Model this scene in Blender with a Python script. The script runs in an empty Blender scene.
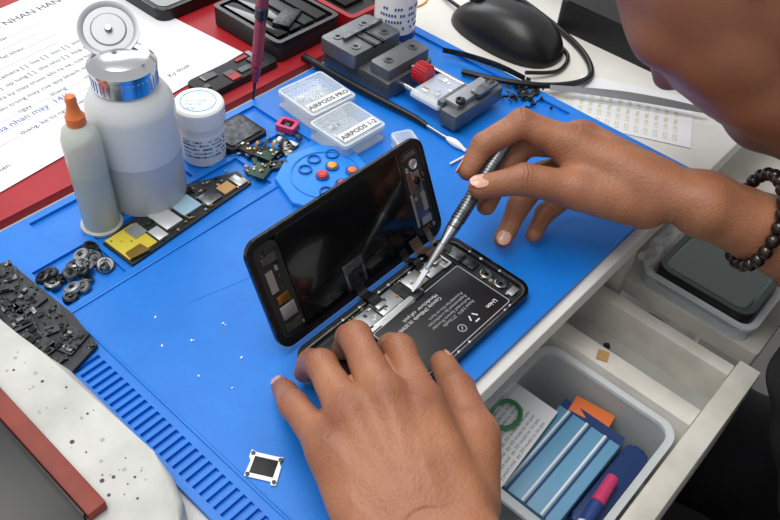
import bpy, bmesh, math, random
import numpy as np
from mathutils import Vector, Matrix
random.seed(7); np.random.seed(7)
S=0.01; Z0=0.75          # everything below is authored in centimetres, z=0 is the top of the repair mat
def wv(v): return Vector((v[0]*S, v[1]*S, v[2]*S+Z0))
def lin(h):
    c=[int(h[i:i+2],16)/255 for i in (0,2,4)]
    return tuple(x/12.92 if x<=.04045 else ((x+.055)/1.055)**2.4 for x in c)
MATS={}
def mat(name,hexc,rough=.5,metal=0,alpha=1,trans=0,nscale=0,namt=0,bump=0,bscale=None,hex2=None,sss=0,coat=0,spec=.5,ior=1.45):
    m=bpy.data.materials.new(name); m.use_nodes=True; nt=m.node_tree; b=nt.nodes['Principled BSDF']
    c=(*lin(hexc),1); b.inputs['Base Color'].default_value=c
    b.inputs['Roughness'].default_value=rough; b.inputs['Metallic'].default_value=metal
    b.inputs['Alpha'].default_value=alpha; b.inputs['Transmission Weight'].default_value=trans
    b.inputs['Coat Weight'].default_value=coat; b.inputs['Specular IOR Level'].default_value=spec; b.inputs['IOR'].default_value=ior
    if sss:
        b.inputs['Subsurface Weight'].default_value=sss; b.inputs['Subsurface Radius'].default_value=(1,.35,.2); b.inputs['Subsurface Scale'].default_value=.004
    tc=nt.nodes.new('ShaderNodeTexCoord')
    if nscale:
        n=nt.nodes.new('ShaderNodeTexNoise'); n.inputs['Scale'].default_value=nscale; n.inputs['Detail'].default_value=6
        nt.links.new(tc.outputs['Object'],n.inputs['Vector'])
        r=nt.nodes.new('ShaderNodeValToRGB'); r.color_ramp.elements[0].position=.3; r.color_ramp.elements[1].position=.7
        c2=(*lin(hex2),1) if hex2 else tuple([x*(1-namt) for x in c[:3]]+[1])
        r.color_ramp.elements[0].color=c2; r.color_ramp.elements[1].color=c
        nt.links.new(n.outputs['Fac'],r.inputs['Fac']); nt.links.new(r.outputs['Color'],b.inputs['Base Color'])
    if bump:
        n2=nt.nodes.new('ShaderNodeTexNoise'); n2.inputs['Scale'].default_value=bscale or 300; n2.inputs['Detail'].default_value=4
        nt.links.new(tc.outputs['Object'],n2.inputs['Vector'])
        bp=nt.nodes.new('ShaderNodeBump'); bp.inputs['Strength'].default_value=bump; bp.inputs['Distance'].default_value=.001
        nt.links.new(n2.outputs['Fac'],bp.inputs['Height']); nt.links.new(bp.outputs['Normal'],b.inputs['Normal'])
    MATS[name]=m; return m
# ---- materials
mat('blue_silicone','0A76D6',.42,nscale=40,hex2='076ECC',bump=.12,bscale=900)
mat('blue_dark','0758AA',.55); mat('blue_light','2487E2',.45)
mat('desk_white','E2E1DC',.5,nscale=12,hex2='D2D0C9',bump=.1,bscale=60)
mat('painted_wood','E0DDD5',.55,nscale=25,hex2='BCB8AE',bump=.35,bscale=120)
mat('drawer_grey','B2B2AD',.6,nscale=18,hex2='969690')
mat('floor_tile','6E6B67',.5,nscale=5,hex2='605D5A')
mat('paper','E4E5E8',.8,nscale=6,hex2='D6D8DC')
mat('ink','4A4C52',.8); mat('ink_blue','2B50A8',.7)
mat('red_pad','A81622',.5,nscale=20,hex2='90101B')
mat('black_plastic','121214',.35); mat('black_matte','1A1A1C',.6,bump=.2,bscale=400)
mat('black_gloss','0A0A0C',.12,coat=.3); mat('lcd_back','08080A',.16,coat=.35)
mat('battery','1B1B1E',.32,bump=.06,bscale=700); mat('print_white','D2D3D5',.6); mat('print_grey','A0A1A6',.6)
mat('steel','B2B5B8',.28,metal=1,bump=.05); mat('satin_steel','A4A7AA',.5,metal=.7); mat('chrome','D0D2D4',.16,metal=1); mat('dark_steel','55585C',.4,metal=1,nscale=300,hex2='2C2E31')
mat('mid_steel','8C8F92',.34,metal=.95,nscale=200,hex2='606366')
mat('alu_grey','787C7E',.42,metal=.6,bump=.1,nscale=60,hex2='64686A')
mat('brass','B08B4A',.35,metal=1); mat('copper','7E5038',.45,metal=.7); mat('gold','D0AE62',.3,metal=1)
mat('silver_shield','B4B7B9',.38,metal=.8); mat('shield_light','D0D2D2',.4,metal=.4)
mat('pcb_black','141719',.45,nscale=400,hex2='272E30'); mat('pcb_green','1F4A3C',.45,nscale=300,hex2='14332B'); mat('flex_brown','3A2A20',.5)
mat('yellow_flex','CDBB3C',.5); mat('pale_blue','9FC0D4',.5)
mat('bottle_pe','D0D4D6',.28,sss=.2,nscale=3,hex2='C3C9CC'); mat('bottle_liquid','B2B8BC',.26,sss=.2)
mat('amber_plastic','C6CDC2',.2,alpha=.75); mat('flux','AFB8B0',.22,alpha=.88); mat('orange_tip','D8743A',.4)
mat('white_plastic','E6E6E6',.3,coat=.3); mat('label_blue','6FA9C8',.5); mat('label_navy','24407C',.5)
mat('clear_plastic','DCE6EC',.08,alpha=.25); mat('clear_edge','EAF0F4',.15,alpha=.45)
mat('knob_red','B4202C',.4); mat('handle_red','8E3A50',.35,metal=.4); mat('magenta','C23A68',.4)
mat('cable_black','101012',.4); mat('foam_white','F0F0ED',.9)
mat('device_white','CFCFCB',.5,nscale=22,hex2='A8A9A5',bump=.2,bscale=200); mat('brick_red','86382B',.6,nscale=60,hex2='6E2D22')
mat('yellow_print','C4BC6A',.6); mat('green_ring','2F7A4A',.35); mat('teal_pack','6B9FC0',.4,nscale=5,hex2='5A8FB2'); mat('navy_pack','1B3566',.4)
mat('orange_card','D86F38',.5); mat('tan','B58E5C',.6); mat('screen_green','3C6E58',.2,coat=.6); mat('glass_green','20382F',.1,coat=.8); mat('case_black','1B2220',.3,coat=.3); mat('rubber_yellow','E2A52A',.5)
mat('bead','1E110D',.25,coat=.4); mat('shirt','17181C',.85,nscale=30,hex2='0F1013',bump=.4,bscale=250); mat('trousers','15161C',.9,nscale=50,hex2='0F1014',bump=.4,bscale=300)
mat('hair','0C0A09',.5,bump=1,bscale=500); mat('nail','CFA08C',.28,coat=.3); mat('eye_white','DDD8D0',.2); mat('iris','1C110B',.2)
mat('dot_red','D03A3A',.4); mat('dot_orange','E8A23A',.4)
def skinmat(name,base,dark,flush_shade,ns=60,bp=.4):
    m=mat(name,base,.46,sss=.1,nscale=ns,hex2=dark,bump=bp,bscale=520,spec=.45)
    nt=m.node_tree;b=nt.nodes['Principled BSDF']
    src=b.inputs['Base Color'].links[0].from_socket
    a=nt.nodes.new('ShaderNodeAttribute');a.attribute_name='flush_shade'
    mx=nt.nodes.new('ShaderNodeMix');mx.data_type='RGBA'
    nt.links.new(a.outputs['Fac'],mx.inputs[0]);nt.links.new(src,mx.inputs[6]);mx.inputs[7].default_value=(*lin(flush_shade),1)
    nt.links.new(mx.outputs[2],b.inputs['Base Color'])
skinmat('skin','A97455','966248','74402E',45,.5)
skinmat('skin_face','9C6A50','8E5C43','824B3A',18,.2)

# ---- mesh builder
def catmull(pts,n=8):
    P=[Vector(p) for p in pts]; Q=[P[0]]+P+[P[-1]]; out=[]
    for i in range(1,len(Q)-2):
        for j in range(n):
            t=j/n; a,b,c,d=Q[i-1],Q[i],Q[i+1],Q[i+2]
            out.append(.5*((2*b)+(-a+c)*t+(2*a-5*b+4*c-d)*t*t+(-a+3*b-3*c+d)*t**3))
    out.append(P[-1]); return out
def rrect(x0,y0,x1,y1,r,n=6):
    pts=[]
    for cx,cy,a0 in ((x1-r,y1-r,0),(x0+r,y1-r,90),(x0+r,y0+r,180),(x1-r,y0+r,270)):
        for i in range(n+1):
            a=math.radians(a0+90*i/n); pts.append((cx+r*math.cos(a),cy+r*math.sin(a)))
    return pts
def ngon(cx,cy,r,n,a0=0): return [(cx+r*math.cos(a0+2*math.pi*i/n),cy+r*math.sin(a0+2*math.pi*i/n)) for i in range(n)]
def frame(o,x,y):
    x=Vector(x).normalized(); z=x.cross(Vector(y)).normalized(); y=z.cross(x)
    M=Matrix((x,y,z)).transposed().to_4x4(); M.translation=Vector(o); return M
def rotz(o,deg): 
    return Matrix.Translation(Vector(o))@Matrix.Rotation(math.radians(deg),4,'Z')
class G:
    def __init__(s,name): s.n=name; s.bm=bmesh.new(); s.mats=[]; s.F=Matrix.Identity(4)
    def mi(s,m):
        if m not in s.mats: s.mats.append(m)
        return s.mats.index(m)
    def raw(s,vs,fs,m,M=None):
        T=s.F@M if M is not None else s.F; i=s.mi(m)
        bv=[s.bm.verts.new(wv(T@Vector(v))) for v in vs]
        for f in fs:
            try: q=s.bm.faces.new([bv[k] for k in f]); q.material_index=i; q.smooth=True
            except ValueError: pass
    def app(s,t,m,M=None):
        t.verts.index_update(); s.raw([v.co.copy() for v in t.verts],[[v.index for v in f.verts] for f in t.faces],m,M); t.free()
    def box(s,c,size,m,rot=0,bev=0,M=None):
        t=bmesh.new(); bmesh.ops.create_cube(t,size=1)
        for v in t.verts: v.co=Vector((v.co.x*size[0],v.co.y*size[1],v.co.z*size[2]))
        if bev: bmesh.ops.bevel(t,geom=t.edges[:],offset=bev,segments=2,affect='EDGES',profile=.5)
        L=rotz(c,rot); s.app(t,m,(M@L) if M is not None else L)
    def prism(s,pts,z0,z1,m,bev=0,M=None):
        t=bmesh.new(); a=[t.verts.new((x,y,z0)) for x,y in pts]; b=[t.verts.new((x,y,z1)) for x,y in pts]; n=len(pts)
        t.faces.new(a[::-1]); top=t.faces.new(b)
        for i in range(n): t.faces.new((a[i],a[(i+1)%n],b[(i+1)%n],b[i]))
        if bev: bmesh.ops.bevel(t,geom=list(top.edges),offset=bev,segments=3,affect='EDGES',profile=.5)
        s.app(t,m,M)
    def ring(s,o,i,z0,z1,m,M=None):
        n=len(o); vs=[(x,y,z0) for x,y in o]+[(x,y,z1) for x,y in o]+[(x,y,z1) for x,y in i]+[(x,y,z0) for x,y in i]; fs=[]
        for k in range(n):
            j=(k+1)%n
            for l in range(4):
                l2=(l+1)%4; fs.append((l*n+k,l*n+j,l2*n+j,l2*n+k))
        s.raw(vs,fs,m,M)
    def lathe(s,prof,m,o=(0,0,0),seg=40,M=None,axis=None):
        vs=[];fs=[];n=len(prof)
        for i in range(seg):
            a=2*math.pi*i/seg
            for r,z in prof: vs.append((r*math.cos(a),r*math.sin(a),z))
        for i in range(seg):
            j=(i+1)%seg
            for k in range(n-1): fs.append((i*n+k,j*n+k,j*n+k+1,i*n+k+1))
        fs.append([i*n for i in range(seg)][::-1]); fs.append([i*n+n-1 for i in range(seg)])
        if axis is not None:
            z=Vector(axis).normalized(); q=z.to_track_quat('Z','Y').to_matrix().to_4x4(); L=Matrix.Translation(Vector(o))@q
        else: L=Matrix.Translation(Vector(o))
        s.raw(vs,fs,m,(M@L) if M is not None else L)
    def cyl(s,p0,p1,r0,r1,m,seg=24,M=None):
        p0=Vector(p0);p1=Vector(p1);L=(p1-p0).length;b=min(r0,r1,L)*.12
        s.lathe([(r0-b,0),(r0,b),(r1,L-b),(r1-b,L)],m,o=p0,seg=seg,axis=p1-p0,M=M)
    def ball(s,c,r,m,M=None,sub=3):
        t=bmesh.new(); bmesh.ops.create_icosphere(t,subdivisions=sub,radius=1)
        r=r if hasattr(r,'__len__') else (r,r,r)
        for v in t.verts: v.co=Vector((v.co.x*r[0],v.co.y*r[1],v.co.z*r[2]))
        L=Matrix.Translation(Vector(c)); s.app(t,m,(M@L) if M is not None else L)
    def tube(s,pts,r,m,seg=10,n=8,closed=False):
        if closed: pts=list(pts)+[pts[0]]
        P=catmull(pts,n); vs=[];fs=[];N=len(P); nrm=None
        rr=r if hasattr(r,'__call__') else (lambda t:r)
        for i,p in enumerate(P):
            d=(P[min(i+1,N-1)]-P[max(i-1,0)]).normalized()
            if nrm is None: nrm=d.orthogonal().normalized()
            nrm=(nrm-d*nrm.dot(d)).normalized(); b=d.cross(nrm)
            for k in range(seg):
                a=2*math.pi*k/seg; vs.append(p+(nrm*math.cos(a)+b*math.sin(a))*rr(i/(N-1)))
        for i in range(N-1):
            for k in range(seg): fs.append((i*seg+k,i*seg+(k+1)%seg,(i+1)*seg+(k+1)%seg,(i+1)*seg+k))
        fs.append(list(range(seg))[::-1]); fs.append([(N-1)*seg+k for k in range(seg)])
        s.raw(vs,fs,m)
    def ribbon(s,pts,w,side,m,th=.02,n=8):
        P=catmull(pts,n); sd=Vector(side).normalized()*w/2; vs=[];fs=[];N=len(P)
        for i,p in enumerate(P):
            d=(P[min(i+1,N-1)]-P[max(i-1,0)]).normalized(); u=d.cross(sd).normalized()*th
            vs+= [p-sd-u,p+sd-u,p+sd+u,p-sd+u]
        for i in range(N-1):
            for k in range(4): fs.append((i*4+k,i*4+(k+1)%4,(i+1)*4+(k+1)%4,(i+1)*4+k))
        fs+=[(3,2,1,0),tuple((N-1)*4+k for k in range(4))]
        s.raw(vs,fs,m)
    def text(s,body,M,size,m,align='LEFT',bold=0):
        c=bpy.data.curves.new('t','FONT'); c.body=body; c.size=size; c.align_x=align; c.resolution_u=2; c.offset=bold
        o=bpy.data.objects.new('t',c); bpy.context.collection.objects.link(o); bpy.context.view_layer.update()
        me=o.to_mesh(); vs=[v.co.copy() for v in me.vertices]; fs=[list(p.vertices) for p in me.polygons]
        o.to_mesh_clear(); bpy.data.objects.remove(o); s.raw(vs,fs,m,M)
    def done(s,parent=None,bev=0,ang=35):
        bmesh.ops.recalc_face_normals(s.bm,faces=s.bm.faces[:])
        me=bpy.data.meshes.new(s.n); s.bm.to_mesh(me); s.bm.free()
        c=sum((v.co for v in me.vertices),Vector())/max(1,len(me.vertices)); me.transform(Matrix.Translation(-c))
        for m in s.mats: me.materials.append(MATS[m])
        me.set_sharp_from_angle(angle=math.radians(ang))
        o=bpy.data.objects.new(s.n,me); o.location=c; bpy.context.collection.objects.link(o)
        if parent: o.parent=parent; o.matrix_parent_inverse=Matrix.Translation(-parent.location)
        if bev:
            b=o.modifiers.new('bev','BEVEL'); b.width=bev*S; b.segments=2; b.limit_method='ANGLE'; b.angle_limit=math.radians(40)
        return o
def chips(g,x0,y0,x1,y1,z,n,ms,M=None,smin=.1,smax=.5,h=.12):
    for _ in range(n):
        a=random.uniform(smin,smax);b=random.uniform(smin,smax)*.7
        g.box((random.uniform(x0+a/2,x1-a/2),random.uniform(y0+b/2,y1-b/2),z+h/2),(a,b,random.uniform(.4,1)*h),random.choice(ms),rot=random.choice([0,90]),M=M)

# ================= ROOM / DESK =================
g=G('floor'); g.box((30,20,-76),(500,500,2),'floor_tile'); g.done()
g=G('desk')
g.prism([(-45,12.75),(110,12.75),(110,95),(-45,95)],-2.0,-.5,'desk_white',bev=.12)
for x in (-42,107):
    for y in (17,91): g.box((x,y,-38.4),(5,5,73),'painted_wood',bev=.3)
g.box((32,91,-7),(140,2,9.8),'painted_wood'); 
for x in (-42,107): g.box((x,54,-7),(2,70,9.8),'painted_wood')
for x in (20.9,45.9): g.box((x,25,-8.8),(1,24,13.4),'painted_wood')
for x in (79.9,): g.box((x,25,-5.1),(1,24,6),'painted_wood')
g.done()
g=G('drawer')
X0,X1,Y0,Y1,ZT,ZB=21.6,44.6,1.3,36,-6,-15
g.box(((X0+X1)/2,(Y0+Y1)/2,ZB),(X1-X0,Y1-Y0,.8),'drawer_grey')
g.box(((X0+X1)/2,2.1,(ZT+ZB)/2),(X1-X0+.8,1.6,ZT-ZB+.8),'painted_wood',bev=.12)
for x in (X0+.6,X1-.6): g.box((x,(Y0+Y1)/2+.8,(ZT+ZB)/2),(1.2,Y1-Y0-1.7,ZT-ZB),'painted_wood',bev=.1)
g.box((38.5,(Y0+Y1)/2+.8,(ZT+ZB)/2),(1.7,Y1-Y0-1.7,ZT-ZB),'painted_wood',bev=.1)
g.box((41.5,(Y0+Y1)/2+.8,-9.5),(4.3,Y1-Y0-1.7,.5),'drawer_grey')
g.box((38.5,10.3,-5.92),(.9,.8,.06),'tan',rot=20); g.box((41.6,11.0,-9.1),(.5,.7,.4),'gold',rot=30); g.box((42.2,11.3,-9.1),(.4,.4,.3),'dark_steel',rot=50)
g.done()
g=G('plastic_bin')
o=rrect(25.2,3.4,37.3,14,1.3); i=rrect(25.5,3.7,37.0,13.7,1.1); o2=rrect(24.9,3.2,37.5,14.2,1.4)
g.prism(o,-14.5,-14.3,'clear_plastic'); g.ring(o,i,-14.3,-7,'clear_plastic'); g.ring(o2,i,-7,-6.7,'clear_edge'); g.done()
g=G('printed_sheet'); M=frame((26.2,10.3,-8.55),(.99,.08,0),(-.08,.99,.10))
g.box((3.6,1.6,0),(8.6,4.0,.04),'paper',M=M)
for k in range(9): g.text('accessory pouch total  qty 203 model no. lot spec',M@Matrix.Translation((-.4,3.2-k*.42,.03)),.34,'ink')
g.done()
g=G('blue_package'); M=frame((27.2,5.9,-9.3),(.98,.0,.06),(0.04,1,-.03))
g.box((4.3,2.5,-1),(8.6,5.0,1.9),'teal_pack',M=M,bev=.12)
for y in (.9,2.4,3.9): g.box((4.3,y,-.02),(8.55,.16,.08),'navy_pack',M=M); g.box((4.3,y+.28,-.02),(8.55,.16,.07),'paper',M=M)
g.box((8.2,2.5,.0),(.7,4.9,.1),'navy_pack',M=M)
g.done()
g=G('orange_card'); g.box((36.0,8.8,-9),(1.5,3.0,.3),'orange_card',rot=8,bev=.05); g.done()
g=G('navy_case'); g.prism(rrect(28.5,4.0,36.4,5.7,.5),-12,-9.6,'navy_pack',bev=.2); g.done()
g=G('cable_ring'); g.tube([(30.9+1.15*math.cos(a),12.9+.95*math.sin(a),-7.9+.1*math.cos(a)) for a in [k*math.pi/6 for k in range(12)]],.16,'green_ring',closed=True,n=4); g.done()
g=G('marker_pen'); g.cyl((26.3,4.4,-9.2),(30.3,4.8,-9.0),.45,.45,'label_navy'); g.cyl((30.3,4.8,-9),(32.6,5.0,-8.9),.48,.42,'magenta'); g.cyl((26.6,4.45,-9.18),(28.6,4.65,-9.08),.47,.47,'paper'); g.done()
g=G('pull_out_shelf'); g.prism(rrect(46.5,2.2,79.3,36,.3),-7.4,-5.9,'painted_wood',bev=.15); g.done()
g=G('storage_tray')
g.prism(rrect(46.6,3.4,56.5,12.3,1),-5.88,-5.7,'clear_edge'); g.ring(rrect(46.6,3.4,56.5,12.3,1),rrect(46.8,3.6,56.3,12.1,.8),-5.7,-4.6,'clear_plastic'); g.ring(rrect(46.55,3.2,56.8,12.45,1.1),rrect(46.9,3.7,56.2,12,.8),-4.6,-4.35,'clear_edge'); g.done()
g=G('cased_phone'); M=Matrix.Translation((0,0,.25))
g.prism(rrect(47.3,3.9,54.4,11.6,1.2),-5.9,-4.5,'case_black',bev=.3,M=M); g.ring(rrect(47.35,3.95,54.35,11.55,1.15),rrect(47.75,4.35,53.95,11.15,.85),-4.5,-4.25,'case_black',M=M); g.prism(rrect(47.75,4.35,53.95,11.15,.85),-4.5,-4.4,'screen_green',bev=.04,M=M); g.prism(rrect(48.0,4.6,53.7,10.9,.7),-4.4,-4.38,'glass_green',M=M)
g.done()
g=G('plastic_bag')
vs=[];fs=[];nx,ny=30,10
for a in range(nx):
    for b in range(ny):
        x=47+a*.33;y=11.6+b*.16
        vs.append((x,y,-4.3+.5*b/ny+.35*math.sin(a*.9+b*.5)*math.cos(b*.9+a*.2)+random.uniform(-.1,.1)))
for a in range(nx-1):
    for b in range(ny-1): fs.append((a*ny+b,(a+1)*ny+b,(a+1)*ny+b+1,a*ny+b+1))
g.raw(vs,fs,'clear_edge'); g.done(ang=80)

# ================= REPAIR MAT =================
g=G('repair_mat')
MX0,MX1,MY0,MY1=10.05,54.5,13.5,43.7; RD=-.24
rec=[(12.9,35.0,17.2,39.0),(17.5,35.0,29.8,39.0),(15.2,39.5,26.2,43.1),(26.5,39.5,30.6,43.1),(30.2,36.6,35.4,39.0),(31,39.5,35.2,43.1),(44.5,24.5,53.6,27.5),(44.5,28,53.6,42.8)]
y=14.6
while y<31.2: rec.append((10.5,y,12.1,y+.3)); y+=.56
xs=sorted({MX0,MX1,*[r[0] for r in rec],*[r[2] for r in rec]}); ys=sorted({MY0,MY1,*[r[1] for r in rec],*[r[3] for r in rec]})
def hh(i,j):
    if i<0 or j<0 or i>=len(xs)-1 or j>=len(ys)-1: return -.5
    cx=(xs[i]+xs[i+1])/2;cy=(ys[j]+ys[j+1])/2
    return RD if any(r[0]<cx<r[2] and r[1]<cy<r[3] for r in rec) else 0
vs=[];fs=[]
def q(*p):
    n=len(vs); vs.extend(p); fs.append((n,n+1,n+2,n+3))
for i in range(-1,len(xs)-1):
    for j in range(-1,len(ys)-1):
        h=hh(i,j)
        if i>=0 and j>=0: q((xs[i],ys[j],h),(xs[i+1],ys[j],h),(xs[i+1],ys[j+1],h),(xs[i],ys[j+1],h))
        if j>=0 and hh(i+1,j)!=h: h2=hh(i+1,j);x=xs[i+1];q((x,ys[j],h),(x,ys[j],h2),(x,ys[j+1],h2),(x,ys[j+1],h))
        if i>=0 and hh(i,j+1)!=h: h2=hh(i,j+1);yy=ys[j+1];q((xs[i],yy,h),(xs[i+1],yy,h),(xs[i+1],yy,h2),(xs[i],yy,h2))
g.raw(vs,fs,'blue_silicone'); bmesh.ops.remove_doubles(g.bm,verts=g.bm.verts[:],dist=1e-6)
for a,b,c,d in ((12.6,34.3,31,34.55),(12.6,14.2,12.8,34.5)): g.box(((a+c)/2,(b+d)/2,.04),(c-a,d-b,.12),'blue_silicone',bev=.03)
g.box((20.5,29.5,.004),(4.5,.05,.01),'blue_dark',rot=-14)
o=g.done(bev=.05)
g=G('magnetic_parts_pad')
g.prism([(29.1,32.1),(30.2,29.8),(33.0,29.2),(35.7,30.5),(36.7,33.7),(35.0,35.6),(32.5,36.2),(30,34.9)],.0,.42,'blue_light',bev=.1)
g.ring(ngon(33,32.6,2.7,40),ngon(33,32.6,2.55,40),.42,.5,'blue_light')
for k,(x,y) in enumerate(((32.6,32.6),(33.9,32.9),(31.6,31.2),(33.0,31.0),(34.6,31.5),(34.9,33.9),(32.2,34.0),(33.5,34.4))):
    g.ring(ngon(x,y,.52,24),ngon(x,y,.4,24),.4,.56,'blue_dark')
g.lathe([(.42,0),(.42,.25),(.3,.36)],'dot_red',o=(32.6,32.6,.45),seg=20); g.lathe([(.36,0),(.36,.2),(.2,.3)],'dot_orange',o=(33.9,32.9,.45),seg=20); g.lathe([(.3,0),(.3,.2),(.2,.25)],'dot_red',o=(33.0,31.0,.45),seg=20); g.lathe([(.34,0),(.34,.2),(.2,.25)],'orange_tip',o=(34.6,31.5,.45),seg=20)
g.done()
g=G('white_debris')
for x,y in ((16.1,30.6),(15.2,28.3),(16.6,27.6),(15.4,25.2),(16.0,23.3),(17.7,24.3),(18.6,27.2),(38.2,27.1),(41.3,25.9),(43.2,26.8),(42.3,24.1)):
    for _ in range(random.randint(1,2)):
        s=random.uniform(.04,.09); g.box((x+random.uniform(-.2,.2),y+random.uniform(-.2,.2),.03),(s*1.7,s,.05),'foam_white',rot=random.uniform(0,180))
g.done()

# ================= PHONE =================
ph=bpy.data.objects.new('disassembled_smartphone',None); bpy.context.collection.objects.link(ph); ph.location=wv((27,19,0))
def child(g): return g.done(ph)
B=Matrix.Translation((19.6,14.95,.02)); LX,LY=14.85,7.25
g=G('housing'); g.F=B
g.prism(rrect(0,0,LX,LY,1.05,10),0,.2,'black_gloss')
g.ring(rrect(0,0,LX,LY,1.05,10),rrect(.22,.22,LX-.22,LY-.22,.88,10),.2,.72,'black_gloss')
g.ring(rrect(-.02,-.02,LX+.02,LY+.02,1.07,10),rrect(.1,.1,LX-.1,LY-.1,.98,10),.3,.5,'dark_steel')
g.ring(rrect(.2,.2,LX-.2,LY-.2,.9,10),rrect(.36,.36,LX-.36,LY-.36,.77,10),.2,.62,'mid_steel')
g.prism(rrect(.3,.3,LX-.3,LY-.3,.8),.2,.26,'pcb_black')
child(g)
g=G('battery_pack'); g.F=B
g.prism(rrect(4.5,.4,13.0,5.0,.25),.26,.64,'battery',bev=.06)
g.prism(rrect(1.1,2.6,4.4,6.4,.25),.26,.62,'battery',bev=.06)
g.ring(rrect(4.6,.5,12.9,4.9,.2),rrect(4.66,.56,12.84,4.84,.18),.63,.648,'print_grey')
T=lambda x,y:Matrix.Translation((x,y,.65))@Matrix.Rotation(math.pi,4,'Z')
g.text('Li-ion',T(12.3,1.35),.42,'print_white',bold=.008)
g.text('Rated 3.81V  2716mAh\nAuthorized Service Provider\nReplacement by a technician\nPotential for fire or burn.',T(11.2,2.3),.32,'print_grey')
g.text('Capacity 2940mAh 10.35Wh\nManufacturer  cell pack',T(9.9,3.95),.34,'print_white')
for a in range(3):
    an=math.radians(a*120+30); g.box((10.1+.28*math.cos(an),1.3+.28*math.sin(an),.65),(.1,.4,.012),'print_white',rot=math.degrees(an))
g.ring(ngon(8.9,1.3,.3,20),ngon(8.9,1.3,.24,20),.64,.655,'print_grey'); g.box((8.9,1.3,.65),(.3,.06,.01),'print_grey',rot=45)
child(g)
g=G('logic_board'); g.F=B
g.prism([(2.6,5.15),(12.9,5.15),(12.9,6.85),(4.2,6.85),(4.2,6.5),(2.6,6.5)],.26,.42,'pcb_black')
g.prism([(13.1,.5),(14.4,.5),(14.4,6.75),(13.1,6.75)],.26,.4,'pcb_black')
for x,y,a,b,m in ((5.3,6.0,1.6,1.2,'silver_shield'),(7.2,6.05,1.9,1.25,'silver_shield'),(8.6,5.8,.7,.8,'black_matte'),(9.9,6.05,1.5,1.25,'silver_shield'),(11.7,6.0,1.8,1.2,'silver_shield'),(3.4,5.9,1.1,.9,'mid_steel'),(13.75,5.7,.9,1.1,'mid_steel'),(13.75,4.4,.8,.9,'dark_steel'),(13.75,.95,.8,.5,'silver_shield'),(7.0,5.3,3.6,.18,'shield_light'),(2.2,1.4,1.9,.9,'mid_steel'),(3.9,1.5,.9,1.5,'silver_shield')):
    g.box((x,y,.5),(a,b,.16),m,bev=.03)
g.ring(rrect(12.1,5.3,12.85,6.6,.1),rrect(12.25,5.45,12.7,6.45,.1),.56,.64,'shield_light')
chips(g,2.7,5.2,12.8,6.8,.5,46,['brass','silver_shield','pcb_black','shield_light','pcb_black','dark_steel'],smin=.08,smax=.28,h=.14)
chips(g,13.1,.6,14.35,6.6,.4,24,['brass','silver_shield','black_plastic','dark_steel','shield_light'],smin=.1,smax=.4,h=.14)
chips(g,.5,.5,4.3,2.5,.26,34,['mid_steel','silver_shield','black_plastic','dark_steel','black_matte'],smin=.15,smax=.6,h=.2)
chips(g,4.4,6.6,13,6.9,.42,20,['gold','shield_light','dark_steel'],smin=.06,smax=.15,h=.1)
for x,y in ((13.75,1.9),(13.75,3.1)):
    g.lathe([(.44,0),(.44,.28),(.36,.32),(.3,.22)],'mid_steel',o=(x,y,.3)); g.lathe([(.26,0),(.26,.05),(.1,.1)],'black_gloss',o=(x,y,.44))
for k in range(22):
    x,y=random.choice([(random.uniform(.7,14),random.choice([.3,6.95])),(random.choice([.32,14.52]),random.uniform(.8,6.4))])
    g.lathe([(.09,0),(.09,.05),(.05,.06),(.03,.02)],'shield_light',o=(x,y,.6),seg=12)
g.ribbon([(4.6,5.2,.52),(6,5.0,.66),(8,5.05,.74),(9.6,5.2,.66)],.3,(0,1,0),'silver_shield'); g.box((9.0,5.05,.7),(.9,.5,.1),'black_plastic',bev=.02)
child(g)
tilt=math.radians(65.5); LF=frame((19.55,22.75,.45),(1,0,0),(0,math.cos(tilt),math.sin(tilt)))
g=G('display_assembly'); g.F=LF
W_,H_=15.1,7.3
g.prism(rrect(0,0,W_,H_,1.0,10),-.3,-.12,'black_gloss'); g.ring(rrect(0,0,W_,H_,1.0,10),rrect(.14,.14,W_-.14,H_-.14,.9,10),-.12,.02,'dark_steel')
g.ring(rrect(.14,.14,W_-.14,H_-.14,.9,10),rrect(.42,.42,W_-.42,H_-.42,.7,10),-.12,-.02,'black_plastic')
g.prism(rrect(2.3,.45,12.7,H_-.4,.25),-.12,-.02,'lcd_back',bev=.02)
g.prism(rrect(.45,.5,2.25,H_-.5,.6),-.12,-.06,'black_matte'); g.prism(rrect(12.8,.5,W_-.45,H_-.5,.6),-.12,-.06,'black_matte')
g.box((6.8,1.5,.0),(1.7,1.8,.06),'mid_steel',bev=.02); g.box((6.8,1.4,.02),(1.3,.9,.06),'dark_steel',bev=.02); g.box((6.8,.7,.04),(1.2,.4,.05),'black_plastic')
g.box((1.35,3.1,.0),(.9,.55,.1),'brass',bev=.02); g.box((1.4,2.2,.0),(1.1,.9,.12),'silver_shield',bev=.03); g.box((1.0,4.4,0),(.5,1.4,.08),'silver_shield'); g.box((1.4,1.2,0),(1.2,.6,.1),'mid_steel'); g.box((1.3,5.8,0),(1.1,.5,.08),'mid_steel')
g.box((13.6,3.4,.0),(1.2,3.6,.1),'mid_steel',bev=.05); g.box((13.8,1.6,.02),(.9,.5,.12),'silver_shield'); g.box((13.2,4.8,.04),(.25,1.6,.08),'copper'); g.box((14.0,2.9,.06),(.4,1.3,.06),'silver_shield'); g.box((12.95,2.6,.05),(.18,2.4,.06),'silver_shield')
g.lathe([(.35,0),(.35,.14),(.28,.18),(.2,.1)],'silver_shield',o=(13.8,5.7,-.03)); g.lathe([(.25,0),(.25,.1),(.1,.12)],'black_gloss',o=(13.8,4.5,.05)); g.box((13.7,6.4,.0),(1.1,.3,.1),'mid_steel')
chips(g,.6,.7,2.2,6.4,-.05,18,['brass','silver_shield','mid_steel','dark_steel'],smin=.08,smax=.35,h=.1)
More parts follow.
